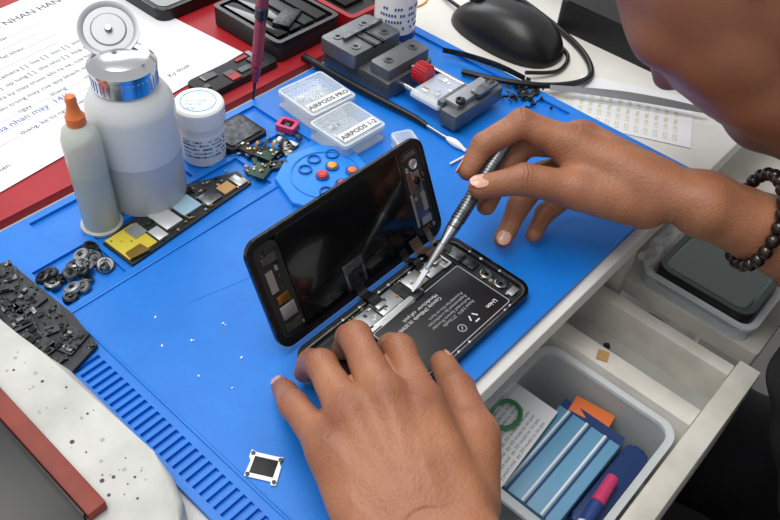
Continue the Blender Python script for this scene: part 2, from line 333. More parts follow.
chips(g,12.9,.7,14.6,6.6,-.05,24,['brass','silver_shield','copper','dark_steel'],smin=.08,smax=.35,h=.14)
for k in range(9): g.box((1.6+k*1.45,H_-.2,.0),(.2,.06,.04),'dark_steel')
child(g)
g=G('flex_cables')
g.ribbon([LF@Vector((12.1,1.0,.1)),LF@Vector((12.1,.2,.5)),(31.7,21.6,1.3),(31.7,21.0,.9)],.9,(1,0,0),'flex_brown')
g.ribbon([LF@Vector((10.9,.8,.1)),LF@Vector((10.9,.1,.35)),(30.5,21.8,1.1),(30.5,21.3,.8)],.6,(1,0,0),'black_plastic')
g.ribbon([LF@Vector((6.7,.8,.1)),LF@Vector((6.7,0.1,.3)),(26.2,21.7,1.0),(26.2,21.1,.8)],.8,(1,0,0),'black_plastic')
g.ribbon([LF@Vector((13.4,1.2,.1)),LF@Vector((13.4,.2,.5)),(33.2,21.7,1.0),(33.2,21.0,.7)],.5,(1,0,0),'mid_steel')
for x in (31.7,30.5,26.2): g.box((x,21.0,.8),(.7,.35,.1),'silver_shield',bev=.02)
child(g)

# ================= TOOL IN HAND =================
t0=Vector((28.45,20.3,.85)); t1=Vector((39.6,21.65,7.1)); td=(t1-t0).normalized(); Lt=(t1-t0).length
g=G('spudger_tool')
pt=lambda s:t0+td*s
g.cyl(pt(4.9),pt(Lt-.8),.44,.46,'mid_steel',seg=28)
for k in range(28):
    s=5.5+k*.22
    if s<Lt-1.2: g.lathe([(.44,0),(.5,.05),(.5,.11),(.44,.16)],'mid_steel',o=pt(s),axis=td,seg=28)
g.cyl(pt(Lt-.8),pt(Lt-.05),.55,.5,'steel',seg=28); g.cyl(pt(3.6),pt(4.9),.26,.44,'steel'); g.cyl(pt(1.7),pt(3.6),.16,.26,'satin_steel')
q_=td.to_track_quat('Z','Y').to_matrix().to_4x4()
g.prism([(-.07,0),(.07,0),(.15,.7),(.17,1.9),(-.17,1.9),(-.15,.7)],-.06,.06,'satin_steel',bev=.02,M=Matrix.Translation(t0)@q_@Matrix.Rotation(math.pi/2,4,'X'))
g.done()

# ================= STANDING CONTAINERS =================
g=G('liquid_dispenser_bottle'); o=(22.9,40.55,RD)
g.lathe([(2.55,0),(2.82,.22),(2.85,4.2)],'bottle_liquid',o=o,seg=56)
g.lathe([(2.85,4.2),(2.85,7.6),(2.75,8.1),(2.35,8.8),(1.9,9.15),(1.8,9.5)],'bottle_pe',o=o,seg=56)
g.lathe([(1.9,9.2),(2.05,9.25),(2.05,10.4),(2.15,10.5),(2.15,10.7),(2.0,10.85),(1.75,11.2),(1.2,11.35),(.5,11.4)],'chrome',o=o,seg=56)
for k in range(40):
    a=2*math.pi*k/40; g.box((o[0]+2.06*math.cos(a),o[1]+2.06*math.sin(a),o[2]+9.8),(.06,.12,.8),'chrome',rot=math.degrees(a))
c=Vector((o[0]+.45,o[1]+1.6,o[2]+12.1)); ax=Vector((-.28,-.45,.75))
g.lathe([(1.0,-.12),(1.65,-.1),(1.85,.0),(1.85,.16),(1.6,.12),(1.5,.04),(1.1,.04),(1.0,.12),(.6,.12)],'satin_steel',o=c,axis=ax,seg=48)
g.cyl(c+ax.normalized()*.05,c+ax.normalized()*.4,.25,.2,'steel')
g.box((o[0]+.3,o[1]+1.9,o[2]+11.2),(.9,.3,1.4),'steel',bev=.08)
g.done()
g=G('flux_dropper_bottle'); o=(18.75,39.9,RD)
g.lathe([(1.05,0),(1.2,.15),(1.2,4.9)],'flux',o=o); g.lathe([(1.2,4.9),(1.2,7.4),(1.0,8.1),(.6,8.5),(.55,9.1)],'amber_plastic',o=o)
g.lathe([(.6,8.5),(.6,9.1),(.45,9.3),(.32,10.0),(.36,10.2),(.3,10.5),(.1,10.6)],'orange_tip',o=o,seg=24); g.lathe([(1.3,0),(1.4,.1),(1.4,.3),(1.25,.36)],'amber_plastic',o=o)
g.done()
g=G('solder_paste_jar'); o=(28.55,41.1,RD)
g.lathe([(1.5,0),(1.62,.15),(1.62,3.3),(1.5,3.4)],'white_plastic',o=o,seg=48)
g.lathe([(1.63,.6),(1.645,.6),(1.645,2.6),(1.63,2.6)],'paper',o=o,seg=48)
g.lathe([(1.65,3.3),(1.8,3.4),(1.8,4.7),(1.65,4.85),(1.0,4.87)],'white_plastic',o=o,seg=48)
for k in range(60):
    a=2*math.pi*k/60; g.box((o[0]+1.8*math.cos(a),o[1]+1.8*math.sin(a),o[2]+4.05),(.05,.07,1.1),'white_plastic',rot=math.degrees(a))
g.ring(ngon(o[0],o[1],1.3,40),ngon(o[0],o[1],1.22,40),RD+4.86,RD+4.89,'label_blue')
g.text('SOLDER\nPASTE\n 50g',rotz((o[0]-.75,o[1]+.5,o[2]+4.885),-42),.42,'label_blue')
for k in range(16):
    a=math.radians(180+k*8)
    for zz in (1.0,1.35,1.7,2.05,2.35):
        if random.random()<.8: g.box((o[0]+1.655*math.cos(a),o[1]+1.655*math.sin(a),o[2]+zz),(.02,.2,.13),random.choice(['label_blue','label_blue','label_navy']),rot=math.degrees(a))
g.done()
g=G('glue_bottle'); o=(50.8,41.9,0)
g.lathe([(1.7,0),(1.85,.2),(1.85,7.5),(1.4,8.6),(.8,9),(.7,10),(.3,12)],'white_plastic',o=o)
g.lathe([(1.86,1.0),(1.875,1.0),(1.875,1.7),(1.86,1.7)],'label_navy',o=o)
for k in range(16):
    a=math.radians(180+k*8)
    for zz in (2.4,3.0,3.6,4.2):
        if random.random()<.6: g.box((o[0]+1.87*math.cos(a),o[1]+1.87*math.sin(a),o[2]+zz),(.02,.16,.25),'ink_blue',rot=math.degrees(a))
g.done()
g=G('screwdriver'); a=Vector((35.9,44.0,-.45)); b=Vector((36.6,41.9,14.5)); d=(b-a).normalized()
g.cyl(a,a+d*2.2,.1,.14,'dark_steel',seg=16); g.cyl(a+d*2.1,a+d*3.4,.26,.40,'handle_red'); g.cyl(a+d*3.4,a+d*8,.40,.40,'handle_red')
for k in range(20): g.lathe([(.40,0),(.44,.04),(.44,.1),(.40,.14)],'handle_red',o=a+d*(3.8+k*.2),axis=d)
g.cyl(a+d*8,a+d*9,.5,.5,'dark_steel'); g.cyl(a+d*9,a+d*15,.46,.42,'handle_red')
g.done()

# ================= PAPER, RED PAD, BLACK BOXES =================
g=G('red_work_pad'); g.prism(rrect(6,44.4,54,78,.8),-.5,.2,'red_pad',bev=.12); g.done()
g=G('service_form')
M=frame((10.3,46.4,.27),(.985,.093,0),(-.093,.985,0))
g.prism([(0,0),(29.2,0),(29.2,20.8),(0,20.8)],0,.04,'paper',M=M)
g.text('PHIEU NHAN HANG SUA CHUA',M@Matrix.Translation((15.2,18.0,.05)),1.1,'ink')
lines=['Ho ten khach hang: ......................................... So dien thoai: ..........................','Dia chi: ........................................................................................................','Model: ........................ IMEI: ................................... Mat khau: .....................','Tinh trang may: ...........................................................................................','Loi: mat nguon [ ]  man hinh [ ]  pin [ ]  camera [ ]  loa [ ]  mic [ ]  song [ ]  sac [ ]','Phu kien kem theo: sac [ ]  tai nghe [ ]  op lung [ ]  the nho [ ]  hop may [ ]','Ghi chu: quy khach vui long kiem tra ky may truoc khi ra ve, cua hang','khong chiu trach nhiem ve du lieu trong may cua quy khach sau khi nhan','Thoi gian hen tra: .......... gio .......... ngay .......... thang .......... nam 20..','Gia sua chua du kien: ................................................................ dong','Bao hanh: ................................ thang, ke tu ngay nhan may','','Khach hang ky ten                                    Nhan vien nhan may                 Ky thuat']
for k,l in enumerate(lines): g.text(l,M@Matrix.Translation((2.4,16.2-k*1.2,.05)),.66,'ink')
g.text('da nhan may  14/6',M@Matrix.Translation((9,5.6,.05)),.9,'ink_blue')
g.done()
g=G('spare_phone_case'); g.prism(rrect(37.2,57.5,46,72,1),.32,1.4,'black_plastic',bev=.2); g.prism(rrect(37.7,58,45.6,71.5,.8),1.4,1.45,'lcd_back'); g.done()
g=G('black_frame'); g.prism(rrect(32.5,45.6,40.3,48.2,.4),.21,.9,'black_matte',bev=.1); chips(g,33,45.9,40,48,.9,10,['dark_steel','black_gloss','red_pad','black_plastic'],smin=.4,smax=1.4,h=.15); g.done()
g=G('parts_organizer')
g.prism(rrect(40.6,45.9,48.0,54.6,.5),.36,1.6,'black_matte',bev=.1); g.ring(rrect(40.6,45.9,48.0,54.6,.5),rrect(41.0,46.3,47.6,54.2,.3),1.6,2.1,'black_plastic')
for k in range(4): g.box((42.0+k*1.55,50.4,1.85),(1.2,7,.4),['black_gloss','lcd_back','pcb_black','black_matte'][k],bev=.05)
g.box((44,48.5,2.2),(3,1.6,.3),'dark_steel',rot=25,bev=.05)
g.done()
g=G('red_phone_holder'); g.ring(rrect(48.6,45,53.6,62,.6),rrect(49.1,45.5,53.1,61.5,.4),.22,1.8,'red_pad'); g.prism(rrect(49.1,45.5,53.1,61.5,.4),.22,1.5,'black_matte'); g.box((51,50,1.7),(2.5,6,.4),'lcd_back',bev=.1); g.done()

# ================= PCB HOLDER JIG =================
g=G('board_holding_vise')
g.prism(rrect(43.7,36.2,49.4,43.8,.25),.02,1.5,'alu_grey',bev=.1)
g.prism(rrect(43.2,39.6,49.0,43.6,.25),1.5,2.8,'alu_grey',bev=.12); g.prism(rrect(44.0,36.5,49.2,38.6,.2),1.5,2.5,'alu_grey',bev=.12)
for x,y,z in ((44.3,42.6,2.8),(47.5,42.6,2.8),(44.3,40.5,2.8),(47.8,40.5,2.8),(45.2,37.6,2.5),(48.2,37.6,2.5)):
    g.ring(ngon(x,y,.42,20),ngon(x,y,.22,20),z,z+.08,'mid_steel'); g.lathe([(.2,0),(.2,.04),(.1,.05)],'black_matte',o=(x,y,z),seg=16)
for x in (45.6,46.6): g.box((x,40.8,2.85),(.25,2.8,.25),'dark_steel')
g.box((46.5,41.8,3.0),(4.6,.35,.3),'mid_steel')
g.cyl((45.3,42.9,.9),(45.3,29.6,.9),.28,.28,'chrome'); g.cyl((49,42.9,.9),(49,29.6,.9),.28,.28,'chrome')
g.box((47.2,30.2,1.0),(6.3,1.6,1.4),'alu_grey',bev=.12); g.box((47.2,30.6,1.9),(4.6,1.3,.5),'satin_steel',bev=.06); g.box((48.3,29.9,2.25),(2.6,.9,.3),'mid_steel',bev=.05)
g.box((46.2,31.4,1.3),(3.4,.6,1.4),'alu_grey',bev=.08)
for x in (45.4,49.2): g.lathe([(.4,0),(.4,.3),(.3,.36),(.12,.2)],'black_plastic',o=(x,30.1,2.1),seg=20)
g.cyl((46.9,36.4,1.7),(46.9,34.6,1.7),.3,.3,'steel'); g.cyl((46.9,35.9,1.7),(46.9,34.5,1.7),.85,.8,'knob_red',seg=32)
for k in range(24):
    a=2*math.pi*k/24; g.box((46.9+.85*math.cos(a),35.2,1.7+.85*math.sin(a)),(.1,1.1,.1),'knob_red',bev=.02)
g.done()
g=G('blister_pack'); g.prism(rrect(44.2,31.9,48.4,35.0,.3),1.22,1.5,'clear_edge',bev=.1,M=Matrix.Translation((0,-.6,0))); chips(g,44.4,31.6,48.2,34.1,1.52,9,['foam_white','shield_light','tan'],smin=.2,smax=.6,h=.06); g.done()
def clear_box(name,x,y,w,h,ht,rot,label):
    g=G(name); M=rotz((x,y,.02),rot)
    o=rrect(-w/2,-h/2,w/2,h/2,.3);i=rrect(-w/2+.12,-h/2+.12,w/2-.12,h/2-.12,.2)
    g.prism(o,0,.12,'clear_edge',M=M); g.ring(o,i,.12,ht-.3,'clear_plastic',M=M)
    g.prism(rrect(-w/2-.05,-h/2-.05,w/2+.05,h/2+.05,.35),ht-.28,ht,'clear_plastic',bev=.08,M=M); g.ring(rrect(-w/2-.05,-h/2-.05,w/2+.05,h/2+.05,.35),rrect(-w/2+.15,-h/2+.15,w/2-.15,h/2-.15,.2),ht-.3,ht+.02,'clear_edge',M=M)
    chips(g,-w/2+.3,-h/2+.3,w/2-.3,h/2-.3,.13,9,['foam_white','shield_light','black_plastic','clear_edge'],M=M,smin=.2,smax=.7,h=.3)
    if label:
        g.box((.1,-h/2+.9,ht+.03),(w-.5,1.0,.03),'paper',M=M); g.text(label,M@Matrix.Translation((.1,-h/2+.66,ht+.06)),.64,'black_plastic',align='CENTER',bold=.012)
    g.done()
clear_box('parts_case',38.7,39.4,4.5,4.4,1.4,-4,'AIRPODS PRO'); clear_box('parts_case',37.6,34.9,4.3,4.0,1.4,-2,'AIRPODS 1-2'); clear_box('small_parts_case',39.9,31.0,1.7,1.7,1.0,-25,None)

# ================= BRUSH / SWAB, TWEEZERS =================
g=G('cleaning_brush'); g.tube([(42.6,45.0,.45),(42.7,38,.5),(43.1,33,.4),(43.1,31.4,.3)],lambda t:.34-.12*t,'black_plastic',seg=14)
g.cyl((43.1,31.6,.33),(43.05,29.2,.3),.14,.14,'steel'); g.tube([(43.05,29.3,.3),(43.0,28.3,.3),(42.95,27.3,.22)],lambda t:.14+.16*math.sin(math.pi*min(t*1.2,1)),'foam_white'); g.done()
g=G('cotton_swab'); g.cyl((40.9,27.2,.15),(46.2,26.5,.15),.09,.09,'foam_white',seg=12); g.ball((46.4,26.5,.2),(.5,.2,.2),'foam_white'); g.done()
g=G('steel_tweezers')
for sgn in (-1,1):
    g.ribbon([(55.0,27.6,.35),(56.5,25.6+sgn*.12,.4),(58.8,22.2+sgn*.42,.45),(60.8,18.9+sgn*.35,.4),(62.2,16.4,.3)],.45,(.5,.4,.8),'satin_steel',th=.05)
g.done()
g=G('curved_tweezers')
for sgn in (-1,1):
    g.ribbon([(52.5,37.5,.5),(53.4,35.5+sgn*.1,.5),(54.2,32.4+sgn*.3,.5),(54.3,30.0+sgn*.2,.5)],.45,(.2,.15,1),'dark_steel',th=.06)
g.done()
g=G('small_screws')
for _ in range(80):
    x=random.gauss(53.0,1.0);y=random.gauss(28.8,.8); s=random.uniform(.1,.3)
    if random.random()<.5: g.cyl((x,y,.02),(x,y,.02+s),s*.6,s*.5,random.choice(['dark_steel','mid_steel','black_plastic']),seg=12)
    else: g.box((x,y,.1),(s*2,s,.18),random.choice(['dark_steel','brass','black_plastic']),rot=random.uniform(0,180))
g.done()

# ================= BACK RIGHT: MOUSE, CABLES, BLACK CASE =================
g=G('computer_mouse'); vs=[];fs=[];nu,nv=48,24
cx,cy=59.8,35.8
for i in range(nu):
    a=2*math.pi*i/nu
    for j in range(nv+1):
        t=j/nv*math.pi/2
        x=math.copysign(abs(math.cos(a))**.85,math.cos(a))*3.2*math.cos(t)**.75 if j<nv else 0
        yv=math.copysign(abs(math.sin(a))**.85,math.sin(a))*5.9*math.cos(t)**.75 if j<nv else 0
        z=3.3*math.sin(t)*(1-.03*(yv)-.004*yv*yv)
        vs.append((cx+x*(1-.02*yv),cy+yv,-.45+z))
for i in range(nu):
    for j in range(nv): k=(i+1)%nu; fs.append((i*(nv+1)+j,k*(nv+1)+j,k*(nv+1)+j+1,i*(nv+1)+j+1))
g.raw(vs,fs,'black_plastic'); g.cyl((59.4,39.3,2.2),(60.2,39.3,2.2),.5,.5,'black_matte'); g.box((59.8,40.2,1.75),(.06,2.2,.5),'cable_black')
g.done(ang=60)
g=G('power_cable')
g.tube([(51.6,34.5,.1),(52.6,31.5,.3),(54.8,28.3,.3),(57.6,26.6,.1),(60.2,26.6,-.2),(62.5,28.6,-.2),(64.3,32.0,-.2),(66,37,-.2),(68,44,-.2),(74,50,-.2)],.28,'cable_black',n=12)
g.tube([(59.8,41.2,.3),(62,46,-.2),(66,47,-.25),(67,43,-.25),(65,38,-.25),(62.8,33.5,-.25),(61.6,30,-.25),(58.5,29,-.2),(55.5,30.5,.2)],.18,'cable_black',n=12)
g.done()
g=G('black_tool_case'); g.prism(rrect(65.2,17.5,84,34,1),-.49,2.6,'black_matte',bev=.5); g.box((72,25,2.8),(5,1.4,.6),'black_plastic',bev=.2); g.done()
g=G('laptop_stand'); g.prism(rrect(70.5,36,90,60,1),-.49,2.0,'black_matte',bev=.3); g.prism(rrect(71,36.5,83,52,.4),2.0,2.1,'paper')
for k in range(8): g.text('warranty card  no.  0123456789',Matrix.Translation((71.6,50-k*1.6,2.12)),.8,'ink')
g.done()
g=G('price_sheet'); M=frame((57.5,15.2,-.47),(.9,.43,0),(-.43,.9,0)); g.prism([(0,0),(7.5,0),(7.5,10),(0,10)],0,.03,'paper',M=M)
for k in range(11): g.text('LCD  2.50  PIN  1.80',M@Matrix.Translation((.5,9.2-k*.8,.04)),.5,'yellow_print')
g.done()
g=G('rubber_band'); g.tube([(58.5+1.5*math.cos(a),45.8+.8*math.sin(a),-.4) for a in [k*math.pi/5 for k in range(10)]],.09,'rubber_yellow',closed=True,n=5); g.done()

# ================= BOARDS AND SMALL PARTS IN TRAYS =================
g=G('logic_board_assembly'); z=RD+.02
M=rotz((17.8,35.2,z),3)
g.prism([(0,0),(11.0,.3),(11.2,2.0),(7.5,3.5),(2,3.4),(0,3)],0,.18,'pcb_black',M=M)
g.box((1.3,1.7,.24),(2.3,2.6,.12),'yellow_flex',M=M,bev=.03); g.box((2.1,2.2,.34),(1.0,1.2,.14),'silver_shield',M=M); g.prism([(.2,.3),(1.6,.1),(1.5,1.0),(.3,1.0)],.28,.42,'brass',M=M)
for x,y,a,b,m in ((4.3,1.9,1.4,2.2,'shield_light'),(6.1,1.8,1.6,1.6,'pale_blue'),(7.8,1.2,1.4,1.2,'mid_steel'),(9.3,1.1,1.1,1.0,'tan'),(6.5,2.9,2.2,.5,'black_gloss'),(10.4,1.1,.7,1.2,'silver_shield'),(3.0,1.0,.8,1.2,'shield_light')):
    g.box((x,y,.26),(a,b,.16),m,M=M,bev=.03)
chips(g,.2,.2,11,2.9,.18,90,['brass','silver_shield','pcb_green','pcb_black','dark_steel','tan'],M=M,smin=.08,smax=.3,h=.14)
g.done()
g=G('spare_components')
for cx_,cy_,n in ((31.2,38.4,16),(31.8,36.9,14),(29.6,37.2,10),(33.6,37.9,10)):
    for _ in range(n):
        s=random.uniform(.15,.6); g.box((cx_+random.gauss(0,.6),cy_+random.gauss(0,.5),random.uniform(-.1,.25)),(s*1.5,s*.7,random.uniform(.06,.2)),random.choice(['pcb_black','pcb_green','dark_steel','mid_steel','brass','black_plastic','black_matte','shield_light']),rot=random.uniform(0,180),bev=.02)
for x,y,a,b,r,m in ((29.9,36.3,1.6,1.3,20,'pcb_green'),(31.3,35.9,1.5,.8,-30,'pcb_black'),(31.6,37.5,1.4,1.4,15,'pcb_green'),(33.1,36.9,1.8,.7,60,'mid_steel'),(30.9,39.0,.9,1.8,10,'black_matte')):
    g.box((x,y,.3),(a,b,.14),m,rot=r,bev=.02); chips(g,-a/2,-b/2,a/2,b/2,.07,8,['brass','shield_light','dark_steel'],M=rotz((x,y,.3),r),smin=.08,smax=.3,h=.1)
for k in range(4):
    x,y=31.0+k*.5,38.2-k*.4; g.ribbon([(x,y,.2),(x+.7,y+.4,.7),(x+1.3,y+.2,.3)],.25,(0,1,0),['brass','flex_brown','gold','black_plastic'][k])
g.done()
g=G('magenta_clip'); M=rotz((35.1,39.0,.02),20); g.ring(rrect(-.65,-.8,.65,.8,.2),rrect(-.4,-.5,.4,.5,.15),0,.5,'magenta',M=M); g.box((0,0,.2),(.8,.4,.3),'black_plastic',M=M); g.done()
g=G('blister_tray'); g.prism(rrect(29.8,39.4,33.4,42.6,.3),RD+.01,.4,'black_matte',bev=.1); g.prism(rrect(30.1,39.7,33.1,42.3,.2),.4,.52,'dark_steel'); g.done()
g=G('button_cells')
for k in range(22):
    cx_,cy_=14.9+random.uniform(-1.7,1.8),37.0+random.uniform(-1.6,1.5); r=random.uniform(.32,.6)
    z=RD+random.uniform(.02,.45); ax=(random.uniform(-.5,.5),random.uniform(-.5,.5),1); m=random.choice(['dark_steel','mid_steel','satin_steel','mid_steel'])
    g.lathe([(r*.9,0),(r,.06),(r,.3),(r*.85,.38),(r*.6,.38),(r*.55,.3),(r*.2,.3)],m,o=(cx_,cy_,z),axis=ax,seg=28)
    g.lathe([(r*.3,.28),(r*.3,.42),(r*.1,.44)],random.choice(['dark_steel','black_plastic']),o=(cx_,cy_,z),axis=ax,seg=16)
g.done()
g=G('scrap_boards')
g.prism([(9.2,31.2),(10.2,30.3),(12.4,31.0),(12.7,34),(12.3,40.6),(9.2,41.5)],.02,.35,'pcb_black')
for x,y,a,b,r in ((11.4,32.3,1.8,1.6,20),(11.5,34.4,1.6,2.2,-15),(11.2,36.8,1.9,2.0,10),(11.3,39.1,1.5,2.0,-25),(10.0,33.4,1.2,2.4,5),(10.1,36,1.2,2.2,-8)):
    g.box((x,y,.45),(a,b,.15),'pcb_black',rot=r,bev=.02); chips(g,-a/2,-b/2,a/2,b/2,.07,22,['pcb_black','dark_steel','black_plastic','black_gloss','mid_steel'],M=rotz((x,y,.45),r),smin=.08,smax=.5,h=.14)
for _ in range(110):
    s=random.uniform(.1,.4); g.box((random.uniform(9.5,12.3),random.uniform(31,40.4),random.uniform(.33,.5)),(s*1.3,s*.7,random.uniform(.06,.15)),random.choice(['pcb_black','dark_steel','black_plastic','black_gloss','dark_steel','mid_steel']),rot=random.choice([0,90,20,70]),bev=.01)
g.done()
g=G('preheater_station')
g.prism([(-14,5),(4,12),(8.2,17.6),(9.3,18.8),(9.8,20.3),(9.95,22),(9.95,29.5),(9.5,31.5),(8.9,33.5),(8.9,42),(-14,42)],-.5,1.8,'device_white',bev=.35)
g.box((6.05,29.5,2.15),(1.0,17,.7),'brick_red',bev=.08); g.prism(rrect(-6,20.9,5.5,38,.4),1.8,2.3,'black_plastic',bev=.1)
for _ in range(38):
    x=random.uniform(6.9,9.3);y=random.choice([random.uniform(25,33),random.gauss(22,1)]); s=random.uniform(.03,.13); g.prism(ngon(x,y,s,random.choice([5,6,7]),random.random()),1.8,1.815,random.choice(['ink','print_grey','print_grey']))
g.done()
g=G('metal_bracket_plate'); M=rotz((13.85,18.1,.02),-60)
g.prism([(-.85,-.75),(.6,-.75),(.7,-.95),(.95,-.9),(.9,.2),(.75,.4),(.85,.8),(.5,.75),(-.6,.75),(-.95,.85),(-.95,.4),(-.8,.2)],0,.08,'shield_light',M=M); g.box((0,0,.1),(1.3,1.0,.06),'black_matte',M=M,bev=.02)
for x,y in ((-.8,.65),(.75,.6),(-.7,-.62),(.8,-.75)): g.lathe([(.12,0),(.12,.05),(.06,.05)],'dark_steel',o=M@Vector((x,y,.08)),seg=12)
g.done()

# ================= THE TECHNICIAN =================
man=bpy.data.objects.new('technician',None); bpy.context.collection.objects.link(man); man.location=wv((45,-15,-75))
def seg_d(P,a,b,ra,rb):
    a=np.array(a,float);b=np.array(b,float);ab=b-a;t=np.clip(((P-a)@ab)/max(ab@ab,1e-9),0,1)
    return np.linalg.norm(P-a-t[:,None]*ab,axis=1)-(ra+(rb-ra)*t)
def ell_d(P,c,A,r):
    q=(P-np.array(c,float))@np.array(A,float).T/np.array(r,float); return (np.linalg.norm(q,axis=1)-1)*min(r)
def prim(P,p): return seg_d(P,*p[1:]) if p[0]=='c' else ell_d(P,*p[1:])
def smin(a,b,k):
    h=np.maximum(k-np.abs(a-b),0)/k; return np.minimum(a,b)-h*h*k*.25
def field(P,core,kc,limbs,kl,kf):
    d=None
    for p in core: e=prim(P,p); d=e if d is None else smin(d,e,kc)
    out=d
    for L in limbs:
        f=None
        for p in L: e=prim(P,p); f=e if f is None else smin(f,e,.25)
        out=np.minimum(out,smin(f,d,kl))if kf==0 else smin(out,smin(f,d,kl),kf)
    return out
def organic(name,core,kc,limbs,kl,kf,vox,ms,disp=None,flush_shade=None,post=None,infl=.12):
    bm=bmesh.new()
    for p in core+[q for L in limbs for q in L]:
        if p[0]=='c':
            a=Vector(p[1]);b=Vector(p[2]);n=max(1,int((b-a).length/(min(p[3],p[4])*.4)))
            for i in range(n+1):
                t=i/n; r=p[3]+(p[4]-p[3])*t+infl
                bmesh.ops.create_icosphere(bm,subdivisions=2,radius=r,matrix=Matrix.Translation(a.lerp(b,t)))
        else:
            A=Matrix([list(r) for r in p[2]]).transposed().to_4x4(); D=Matrix.Diagonal((*[x+infl for x in p[3]],1))
            bmesh.ops.create_icosphere(bm,subdivisions=3,radius=1,matrix=Matrix.Translation(Vector(p[1]))@A@D)
    me=bpy.data.meshes.new('tmp'); bm.to_mesh(me); bm.free(); o=bpy.data.objects.new('tmp',me); bpy.context.collection.objects.link(o)
    md=o.modifiers.new('r','REMESH'); md.mode='VOXEL'; md.voxel_size=vox
    dg=bpy.context.evaluated_depsgraph_get(); m2=bpy.data.meshes.new_from_object(o.evaluated_get(dg)); bpy.data.objects.remove(o)
    n=len(m2.vertices); P=np.empty(n*3); m2.vertices.foreach_get('co',P); P=P.reshape(-1,3)
    F=lambda Q:field(Q,core,kc,limbs,kl,kf)
    for it in range(5):
        d=F(P);e=.02;gr=np.stack([(F(P+np.eye(3)[k]*e)-d)/e for k in range(3)],1)
        gn=np.maximum((gr**2).sum(1),.25); step=np.clip(d/gn,-.4,.4); P=P-gr*step[:,None]
        m2.vertices.foreach_set('co',P.ravel())
        b2=bmesh.new(); b2.from_mesh(m2); bmesh.ops.smooth_vert(b2,verts=b2.verts,factor=.4 if it<4 else .15,use_axis_x=True,use_axis_y=True,use_axis_z=True); b2.to_mesh(m2); b2.free()
        buf=np.empty(n*3); m2.vertices.foreach_get('co',buf); P=buf.reshape(-1,3)
    m2.update(); N=np.empty(n*3); m2.vertices.foreach_get('normal',N); N=N.reshape(-1,3)
    if disp is not None: P=P+N*disp(P,N)[:,None]
    fl=flush_shade(P,N) if flush_shade is not None else np.zeros(n)
    Q=P*S; Q[:,2]+=Z0; m2.vertices.foreach_set('co',Q.ravel()); m2.name=name
    at=m2.attributes.new('flush_shade','FLOAT','POINT'); at.data.foreach_set('value',fl.astype(np.float32))
    for m in ms: m2.materials.append(MATS[m])
    m2.polygons.foreach_set('use_smooth',[True]*len(m2.polygons)); m2.update()
    if post: post(m2,P,N)
    ob=bpy.data.objects.new(name,m2); bpy.context.collection.objects.link(ob); ob.parent=man; ob.matrix_parent_inverse=Matrix.Translation(-man.location)
    return ob
